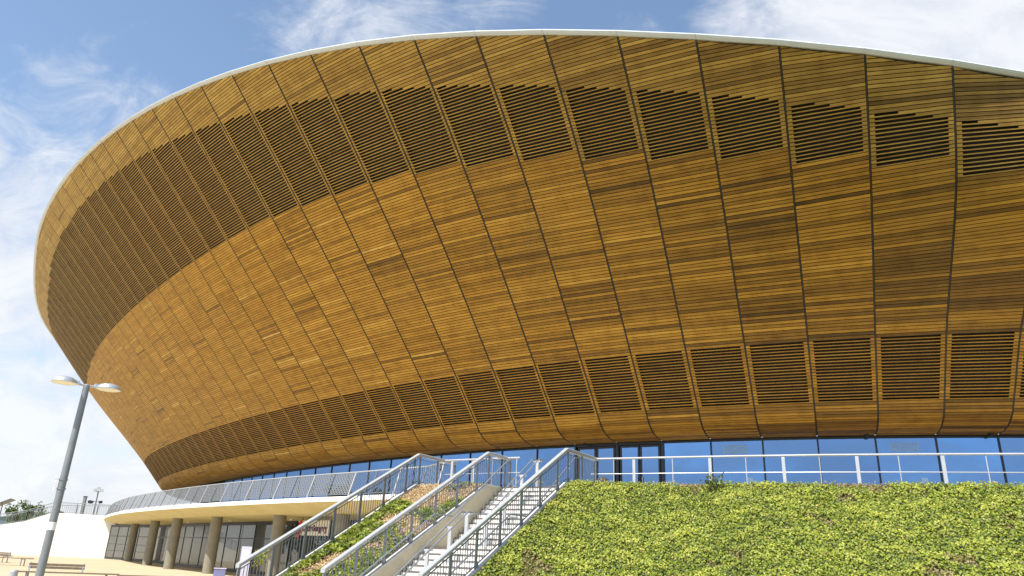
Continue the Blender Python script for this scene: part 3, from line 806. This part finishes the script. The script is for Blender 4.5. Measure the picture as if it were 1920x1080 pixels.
for k in range(13000):
    t=rnd.uniform(TB+.3,1.3); x=rnd.uniform(.05,.95); p=bed_pt(t,x)
    f=hsh(p.x*1.1+2,p.y*1.2+p.z)+(.9 if x<.22 and t<-2.4 else 0)+(.4 if x>.8 and t<-1 else 0)-(.9 if t>-.9 else 0)+.28
    if f<.05+.5*rnd.random(): continue
    h=rnd.uniform(.03,.15); pts.append(p+dn*h); nm.append(dn); sz.append(rnd.uniform(.06,.12)); tt.append(min(1,max(.14,.42+.2*hsh(p.x*5,p.y*5)+rnd.gauss(0,.16))))
tag(leaf_cloud('bark_mulch',p2,n2,s2_,t2,M['mulch'],.5,.35,.05),'dry brown bark mulch covering the planting bed between balustrades','mulch',kind='stuff')
tag(leaf_cloud('young_ivy',pts,nm,sz,tt,M['ivy'],.45),'patchy young green ivy creeping over the brown mulch bed','ivy',kind='stuff')
# taller weed standing out of the ivy
def weed(name,label,s,v,n,h,col):
    c=bank_pt(s,v); g=thing(name,label,'plant',tuple(c))
    mb=MB(); lp=[];ln_=[];ls=[];lt=[]
    for k in range(n):
        a=rnd.uniform(0,6.28); rr=rnd.uniform(0,.28); b=c+Vector((math.cos(a)*rr,math.sin(a)*rr*.5,0)); hh=h*rnd.uniform(.55,1); tp=b+Vector((rnd.uniform(-.12,.12),rnd.uniform(-.1,.1),hh))
        mb.tube(b,tp,.008,.003,5)
        for q in range(9):
            f=rnd.uniform(.2,1); p=b+(tp-b)*f; lp.append(p+Vector((rnd.uniform(-.06,.06),rnd.uniform(-.05,.05),0))); ln_.append(Vector((rnd.uniform(-1,1),-1,.3))); ls.append(rnd.uniform(.06,.11)); lt.append(rnd.uniform(*col))
    mb.build('stem',M['bark'],g)
    o=leaf_cloud('leaves',lp,ln_,ls,lt,M['ivy'],.5,.6); o.parent=g; o.location=-Vector(g.location)
weed('weed_clump','upright dark weed clump standing out of the ivy near the bank top',3.2,.55,14,.75,(.14,.34))
weed('weed_clump','small reddish dry weed on the bank top by the stair corner',4.55,-.6,9,.32,(0,.12))

# ------------------------------------------------------------------ lamp post
lb=Vector((-.5815*19,19,0)); 
lamp=thing('street_lamp','tall grey lamp post with two round heads standing left of the arena','street lamp',tuple(lb))
mb=MB(); mb.lathe(lb,[(.15,0),(.15,.02),(.098,.04),(.095,1.0),(.078,5.38),(.074,5.44),(.05,5.47),(.001,5.48)],22); mb.build('pole',M['pole'],lamp,smooth=True)
mb=MB(); mb.lathe(lb,[(.111,2.02),(.111,2.24)],22); 
za=EYE+.2015*19
ha=Vector((-.42,-.37,0)).normalized()
for sgn,lab in ((1,'head'),(-1,'head')):
    c=lb+ha*.53*sgn+U*(za+.02); m=MB()
    ax=ha*sgn
    m.tube(lb+U*(za)+ax*.05,c-ax*.29-U*.0,.028,.034,10)
    m.build('arm',M['lamp_alloy'],lamp)
    m=MB(); m.lathe(c,[(.001,.135),(.10,.13),(.20,.105),(.27,.06),(.305,.0),(.305,-.025),(.28,-.04)],28); m.box(c-ax*.28+U*.02,(.14,.12,.09),ax); ho=m.build('lamp_head',M['lamp_alloy'],lamp,smooth=True)
    m=MB(); m.face([c+Vector((math.cos(t)*.278,math.sin(t)*.278,-.038)) for t in np.linspace(0,2*math.pi,28,endpoint=False)][::-1]); lo_=m.build('lens',M['lens'],None); lo_.parent=ho
mb=MB(); mb.lathe(lb,[(.0925,1.83),(.0955,1.835),(.0945,2.01),(.0915,2.015)],22); mb.build('white_band',M['white'],lamp,smooth=True)
nt_=thing('pole_notice','small white notice plate clipped to the left side of the lamp post','notice',tuple(lb+U*2.75))
pl=MB(); pc=lb+Vector((-.14,-.06,0))+U*2.93; pl.box(pc,(.02,.16,.36),(.75,.66,0)); pl.build('plate',M['white'],nt_)
pl=MB()
for q,(w_,h_) in enumerate(((.09,.05),(.06,.03),(.09,.03),(.05,.06),(.08,.03))): pl.box(pc+Vector((-.0085,-.0075,0))+U*(.11-.055*q),(.004,w_,h_*.7),(.75,.66,0))
pl.build('marking',M['dark_panel'],nt_)
pl=MB(); pl.lathe(lb,[(.106,2.80),(.106,2.83)],18); pl.lathe(lb,[(.104,3.02),(.104,3.05)],18); pl.build('clip',M['galv'],nt_)

# ------------------------------------------------------------------ benches and plaza furniture
def bench(label,a,b,back=(0.1,.65),legs=(.12,.88)):
    a=Vector((*a,0)); b=Vector((*b,0)); d=(b-a).normalized(); n=Vector((-d.y,d.x,0)); Ln=(b-a).length
    g=thing('bench',label,'bench',tuple((a+b)/2),'long benches on the plaza')
    m=MB()
    for q in range(4): m.box((a+b)/2+n*(-.17+.115*q)+U*.44,(Ln,.10,.045),d,n)
    m.build('seat',M['bench_wood'],g)
    if back:
        m=MB(); c=a+d*Ln*(back[0]+back[1])/2+n*.30; bl=Ln*(back[1]-back[0])
        for q in range(2): m.box(c+U*(.60+.105*q),(bl,.04,.09),d,n)
        bo=m.build('backrest',M['bench_wood'],g)
        m=MB()
        for e in (-1,1): m.bar(c+d*e*(bl/2-.05)-n*.1+U*.415,c+d*e*(bl/2-.05)+n*.032+U*.78,.05,.03,d)
        m.build('back_bracket',M['galv'],g)
    for t in legs:
        m=MB(); p=a+d*Ln*t; 
        for e in (-.16,.16): m.box(p+n*e+U*.205,(.05,.04,.41),d,n)
        m.box(p+U*.40,(.05,.30,.03),d,n); m.build('leg',M['galv'],g)
bench('long timber bench with half length backrest crossing behind the lamp post foot',(-18.35,29.9),(-15.0,31.1),(.10,.64))
bench('far timber bench at the picture edge with a backrest on its left end',(-34.0,50.0),(-29.6,49.6),(.0,.62))
bench('low backless timber bench behind the far left bench',(-37.5,56.5),(-34.2,54.7),None)
bench('backless timber bench lowest in view right of the lamp post',(-14.6,30.2),(-11.4,31.4),None)
bo=thing('bollard','short round steel bollard at the bottom left corner','bollard',(-.6145*20.5,20.5,0))
m=MB(); c=Vector((-.6145*20.5,20.5,0)); m.lathe(c,[(.10,0),(.10,.80),(.085,.835),(.001,.84)],20); m.build('post',M['galv_pale'],bo,smooth=True)
m=MB(); m.lathe(c,[(.102,.62),(.102,.68)],20); m.build('band',M['galv'],bo)
c=Vector((-.326*34,34,0)); t_=thing('information_totem','slim lilac information pillar in front of the shop windows','sign',tuple(c))
m=MB(); m.box(c+U*.86,(.42,.16,1.66),(1,.3,0)); m.build('pillar',M['lilac'],t_)
m=MB(); m.box(c+U*.03,(.6,.3,.06),(1,.3,0)); m.build('base',M['purple'],t_)
m=MB(); m.box(c+Vector((.02,-.085,0)).normalized()*.085+U*1.35,(.3,.012,.4),(1,.3,0)); m.build('panel',M['white'],t_)
c=Vector((-.337*34-.35,33.2,0)); t_=thing('plinth_box','low purple grey box at the foot of the lilac pillar','box',tuple(c))
m=MB(); m.box(c+U*.38,(.46,.34,.76),(1,.3,0)); m.build('body',M['purple'],t_)
m=MB(); m.box(c+U*.775,(.50,.38,.03),(1,.3,0)); m.build('lid',M['lilac'],t_)
c=Vector((-.308*36,36,0)); t_=thing('potted_shrub','small bright green shrub in a pot beside the lilac pillar','plant',tuple(c))
m=MB(); m.lathe(c,[(.001,.0),(.16,.0),(.21,.42),(.18,.42),(.17,.36),(.001,.36)],16); m.build('pot',M['rosy'],t_)
m=MB(); m.tube(c+U*.36,c+U*1.1,.02,.012,6); m.build('trunk',M['bark'],t_)
lp=[c+Vector((nr.normal(0,.14),nr.normal(0,.14),1.28+nr.normal(0,.13))) for _ in range(260)]
o=leaf_cloud('crown',lp,[(0,-.5,.8)]*260,[.09]*260,[rnd.uniform(.5,1) for _ in range(260)],M['ivy'],.8); o.parent=t_; o.location=-Vector(c)

# ------------------------------------------------------------------ white retaining wall and its stairs (far left)
wa=Vector((-41.9,83.6,0)); wb=Vector((-50.6,81.8,0)); wc=Vector((-61.5,79.5,0)); wdv=Vector((.205,.98,0))
rw=thing('retaining_wall','white rendered retaining wall sloping down to the left beyond the plaza','wall',tuple((wa+wc)/2))
m=MB(); 
hts=[(wa,4.35),(wb+(wa-wb)*.28,4.35),(wb,3.35),(wc,1.0)]
for (p,h0),(q,h1) in zip(hts[:-1],hts[1:]):
    m.hexa([q,p,p+wdv*.4,q+wdv*.4]+[q+U*h1,p+U*h0,p+wdv*.4+U*h0,q+wdv*.4+U*h1])
m.build('wall_face',M['render'],rw)
def simple_rail(name,label,pts,h,bars,group=None):
    g=thing(name,label,'railing',tuple(pts[0]),group); m=MB(); m.path([p+U*h for p in pts],.035,6); m.build('top_rail',M['galv'],g)
    m=MB(); m.path([p+U*.12 for p in pts],.02,6)
    for a,b in zip(pts[:-1],pts[1:]):
        n=max(2,int((b-a).length/bars))
        for k in range(n): p=a+(b-a)*(k+.5)/n; m.tube(p+U*.1,p+U*h,.012,n=5)
    m.build('bars',M['galv'],g)
    for a,b in zip(pts[:-1],pts[1:]):
        n=max(1,int((b-a).length/1.8))
        for k in range(n+1):
            p=a+(b-a)*k/n; q=MB(); q.box(p+U*h/2,(.06,.06,h),(1,0,0)); q.build('post',M['galv'],g)
wo=wdv*.2
simple_rail('wall_railing','grey bar railing stepping down along the top of the white wall',[hts[1][0]+wo+U*4.35,hts[2][0]+wo+U*3.35,hts[3][0]+wo+U*1.0],1.15,.16)
simple_rail('wall_railing','level grey railing on the flat top of the white wall beside the terrace',[hts[0][0]+wo+U*4.35,hts[1][0]+wo+U*4.35],1.1,.2)
simple_rail('stair_railing','second grey railing further back climbing parallel to the white wall',[Vector((-44.5,88.5,4.3)),Vector((-51,88,4.1)),Vector((-57,86,2.2)),Vector((-63,84,.6))],1.3,.2)
# earth behind the wall
m=MB(); P=[(hts[0][0],4.3),(hts[1][0],4.3),(hts[2][0],3.2),(hts[3][0],.9)]
for (p,h0),(q,h1) in zip(P[:-1],P[1:]): m.face([q+wdv*.35+U*h1,p+wdv*.35+U*h0,p+wdv*40+U*h0,q+wdv*40+U*h1])
tag(m.build('upper_ground',M['plaza']),kind='structure')
# trees
def tree(label,c,h,crown,n,trunk_r=.16,group=None,tint=(.2,.9),leaf=.16):
    c=Vector(c); g=thing('tree',label,'tree',tuple(c),group)
    m=MB(); fork=c+U*h*.42; m.tube(c,fork,trunk_r,trunk_r*.7,10)
    cl=[]
    for k in range(9):
        a=k*2.4+rnd.uniform(-.3,.3); rr=crown*rnd.uniform(.3,.85); tp=c+Vector((math.cos(a)*rr,math.sin(a)*rr,h*rnd.uniform(.55,.95)))
        mid=fork+(tp-fork)*.5+U*h*.04; m.tube(fork-U*h*.1*rnd.random(),mid,trunk_r*.45,trunk_r*.25,6); m.tube(mid,tp,trunk_r*.25,trunk_r*.08,5)
        cl.append((tp,crown*rnd.uniform(.28,.46)))
    cl.append((c+U*h*.9,crown*.35)); cl.append((c+U*h*.68,crown*.4))
    for k in range(10):
        t,r=rnd.choice(cl[:9]); cl.append((t+Vector((rnd.gauss(0,1),rnd.gauss(0,1),rnd.gauss(0,.7)))*r*.8,r*rnd.uniform(.4,.7)))
    m.build('trunk',M['bark'],g)
    lp=[];lt=[];lnn=[]
    for k in range(n):
        t,r=rnd.choice(cl); v=Vector((rnd.gauss(0,1),rnd.gauss(0,1),rnd.gauss(0,.8))).normalized()*r*rnd.random()**.45
        lp.append(t+v); lnn.append(v.normalized()+U*.4); lt.append(min(1,max(0,rnd.uniform(*tint))))
    o=leaf_cloud('crown',lp,lnn,[leaf*rnd.uniform(.7,1.3) for _ in lp],lt,M['foliage'],.6); o.parent=g; o.location=-c
tree('bushy green tree behind the railing at the far left',(-57.5,92,0),6.0,2.1,2600,.13,None,(.35,1),.2)
tree('pale green shrub reaching over the railing right of the far left tree',(-53.5,89.5,1.5),3.2,1.5,1500,.07,None,(.4,1),.17)
# reflected planting beyond the left picture edge
for k,(x,y,h,cr) in enumerate(((-64,66,9,3.8),(-69,58,10,4.2),(-75,71,11,4.5))):
    tree('leafy plane tree standing left of the white wall outside the plaza',(x,y,0),h,cr,2600,.22,'trees left of the plaza',(.1,.8),.34)
for k,(x,y) in enumerate(((-60,62),(-57,56.5),(-63.5,67.5),(-54.5,51.5),(-67,72.5),(-52,46),(-49,41))):
    tree('rounded evergreen shrub in the planting left of the plaza',(x,y,-.9),5.2,3.0,1500,.12,'shrubs left of the plaza',(.1,.9),.32)
# floodlight mast, thin pylon, solar lamp, teal hut
c=Vector((-.532*105,105,0)); fm=thing('floodlight_mast','distant floodlight mast with a cluster of lamps above the railing','floodlight',tuple(c))
m=MB(); m.tube(c,c+U*8.2,.14,.09,8); m.build('mast',M['pole'],fm)
for q,(dx,dz) in enumerate(((-.35,8.3),(.1,8.55),(.5,8.25),(-.75,6.75),(.75,6.75),(-.5,6.7))):
    m=MB(); m.box(c+Vector((dx,-.2,dz)),(.42,.3,.34),(1,.25,.2)); m.build('lamp',M['dark_panel'] if q>2 else M['lamp_alloy'],fm)
m=MB(); m.box(c+U*6.8,(1.5,.08,.08)); m.box(c+U*8.15,(1.1,.08,.08)); m.build('crossarm',M['pole'],fm)
c=Vector((-.5471*100,100,0)); py=thing('slim_pylon','slim dark square post beyond the railing left of the floodlight mast','post',tuple(c))
m=MB(); m.box(c+U*3.55,(.32,.32,7.1)); m.build('shaft',M['pole'],py); m=MB(); m.box(c+U*7.13,(.42,.42,.08)); m.build('cap',M['dark_panel'],py)
c=Vector((-.652*70,70,0)); so=thing('solar_lamp','solar panel on a thin pole at the left picture edge','solar panel',tuple(c))
m=MB(); m.tube(c,c+U*4.45,.06,.05,8); m.build('pole',M['galv'],so)
m=MB(); m.bar(c+Vector((-.55,-.1,4.3)),c+Vector((.75,.15,4.95)),1.0,.05,Vector((0,1,0))); m.build('panel',M['dark_panel'],so)
c=Vector((-.655*118,118,0)); hu=thing('distant_building','low dark teal building with a pale roof band beyond the left wall','building',tuple(c))
m=MB(); m.box(c+U*2.3,(9,8,4.6),(1,0,0)); m.build('wall',M['teal'],hu)
m=MB(); m.box(c+U*5.0,(9.6,8.6,.8),(1,0,0)); m.build('roof',M['palegrey'],hu)
for q in range(3):
    m=MB(); m.box(c+Vector((-3+3*q,-4.02,2.5)),(1.8,.06,1.4),(1,0,0)); m.build('window',M['shopglass'],hu)

# ------------------------------------------------------------------ café chairs and a table on the terrace
def chair(label,p,rot):
    g=thing('cafe_chair',label,'chair',tuple(p),'metal café furniture on the terrace'); d=Vector((math.cos(rot),math.sin(rot),0)); n=Vector((-d.y,d.x,0))
    m=MB(); m.box(p+U*.45,(.42,.42,.03),d,n); m.build('seat',M['galv'],g)
    m=MB()
    for q in range(5): m.bar(p-d*.2+n*(-.16+.08*q)+U*.5,p-d*.26+n*(-.16+.08*q)+U*.86,.03,.012,n)
    m.bar(p-d*.26-n*.2+U*.86,p-d*.26+n*.2+U*.86,.02,.04,U); m.build('backrest',M['galv'],g)
    for a in (-1,1):
        for b in (-1,1):
            m=MB(); m.tube(p+d*a*.18+n*b*.18+U*.44,p+d*a*.22+n*b*.2,.014,n=6); m.build('leg',M['galv'],g)
def table(label,p):
    g=thing('cafe_table',label,'table',tuple(p)); m=MB(); m.lathe(p,[(.001,.74),(.36,.74),(.36,.715),(.001,.715)],20); m.build('table_top',M['galv_pale'],g)
    m=MB(); m.tube(p,p+U*.715,.03,n=8); m.build('leg',M['galv'],g); m=MB(); m.lathe(p,[(.22,0),(.22,.02),(.05,.04)],16); m.build('base',M['galv'],g)
tp=at(6.55,5.6,ZDK); table('round pale café table on the terrace behind the stair top',tp)
chair('grey slatted café chair left of the round terrace table',tp+Vector((-.8,.1,0)),0.1)
chair('grey slatted café chair right of the round terrace table',tp+Vector((.75,.2,0)),3.2)
chair('grey slatted café chair nearer the glass doors behind the stairs',tp+Vector((1.9,.9,0)),2.2)

# ------------------------------------------------------------------ camera
F=1366.; VP=np.array([1120.-960,-3115.-540,F]); up=VP/np.linalg.norm(VP)
fw=np.array([0,0,1.]); Yc=fw-up*fw.dot(up); Yc/=np.linalg.norm(Yc); Xc=np.cross(Yc,up); Xc=Xc if Xc[0]>0 else -Xc
RW=np.array([Xc,Yc,up])
def ray(x,y):
    v=RW@np.array([x-960.,y-540.,F]); return v/np.linalg.norm(v)
cam=bpy.data.cameras.new('camera'); co=bpy.data.objects.new('camera',cam); COL.objects.link(co)
from mathutils import Matrix
cr,cu_,cb=RW[:,0],-RW[:,1],-RW[:,2]
mw=Matrix(((cr[0],cu_[0],cb[0],0),(cr[1],cu_[1],cb[1],0),(cr[2],cu_[2],cb[2],EYE),(0,0,0,1)))
co.matrix_world=mw; cam.sensor_width=36; cam.sensor_fit='HORIZONTAL'; cam.lens=F/1920*36; cam.clip_start=.1; cam.clip_end=4000
S.camera=co

# ------------------------------------------------------------------ light and sky
AZ=R(38); EL=R(57)
sd=Vector((-math.sin(AZ)*math.cos(EL),-math.cos(AZ)*math.cos(EL),math.sin(EL)))
sun=bpy.data.lights.new('sun','SUN'); so_=bpy.data.objects.new('sun',sun); COL.objects.link(so_)
sun.energy=4.8; sun.angle=R(.53); sun.color=(1,.955,.88); so_.rotation_euler=sd.to_track_quat('Z','Y').to_euler(); so_.location=(-30,-40,60)
wd=bpy.data.worlds.new('World'); S.world=wd; wd.use_nodes=True; nt=wd.node_tree
bg=nt.nodes['Background']
sky=nt.nodes.new('ShaderNodeTexSky'); sky.sky_type='NISHITA'; sky.sun_disc=False; sky.sun_elevation=EL; sky.sun_rotation=math.atan2(sd.x,sd.y)
sky.air_density=1.0; sky.dust_density=.6; sky.ozone_density=1.6
g=coord(nt,'Generated')
def blob(px,rad,inner=0.):
    d=ray(*px); dp=nt.nodes.new('ShaderNodeVectorMath'); dp.operation='DOT_PRODUCT'; L(nt,g,dp.inputs[0]); dp.inputs[1].default_value=tuple(d)
    mr=nt.nodes.new('ShaderNodeMapRange'); mr.interpolation_type='SMOOTHSTEP'; mr.inputs['From Min'].default_value=math.cos(R(rad)); mr.inputs['From Max'].default_value=math.cos(R(inner)); L(nt,dp.outputs['Value'],mr.inputs['Value']); return mr.outputs[0]
n1=noise(nt,2.6,8,.62,mapping(nt,g,(1,1,1.6),(3.1,.4,1.2)),.5)
n2=noise(nt,7.5,8,.66,mapping(nt,g,(1.0,2.6,2.2),(.3,.7,0),(0.3,.5,.9)),.55)
nz=math_(nt,'ADD',math_(nt,'MULTIPLY',n1.outputs['Fac'],.55),math_(nt,'MULTIPLY',n2.outputs['Fac'],.55))
acc=None
for px,rad,inner,amt in (((1900,10),19,7,.50),((1450,60),7,1,.22),((150,230),7,.5,.17),((690,20),9,1,.12),((40,430),12,4,.24),((60,640),14,6,.34),((930,10),5,.5,.10)):
    b=math_(nt,'MULTIPLY',blob(px,rad,inner),amt); acc=b if acc is None else math_(nt,'MAXIMUM',acc,b)
sep=nt.nodes.new('ShaderNodeSeparateXYZ'); L(nt,g,sep.inputs[0])
low=nt.nodes.new('ShaderNodeMapRange'); low.inputs['From Min'].default_value=.34; low.inputs['From Max'].default_value=.05; low.inputs['To Max'].default_value=.34; L(nt,sep.outputs['Z'],low.inputs['Value'])
acc=math_(nt,'MAXIMUM',acc,low.outputs[0])
cl=math_(nt,'ADD',nz,acc)
mk=nt.nodes.new('ShaderNodeMapRange'); mk.interpolation_type='SMOOTHSTEP'; mk.inputs['From Min'].default_value=.56; mk.inputs['From Max'].default_value=.92; L(nt,cl,mk.inputs['Value'])
cm=math_(nt,'MULTIPLY',mk.outputs[0],.95)
CW=(5.7,5.85,6.1)
cc=ramp(nt,[(.35,(4.7,4.95,5.5)),(.6,CW)],n2.outputs['Fac'])
skc=mixc(nt,1.0,sky.outputs[0],(1.46,1.42,1.33),'MULTIPLY')
L(nt,mixc(nt,cm,skc,cc.outputs[0]),bg.inputs['Color']); bg.inputs['Strength'].default_value=.12

S.view_settings.view_transform='Standard'; S.view_settings.look='None'; S.view_settings.exposure=.47; S.view_settings.gamma=1
S.render.engine='CYCLES'; S.cycles.max_bounces=8; S.cycles.diffuse_bounces=5; S.cycles.transparent_max_bounces=12
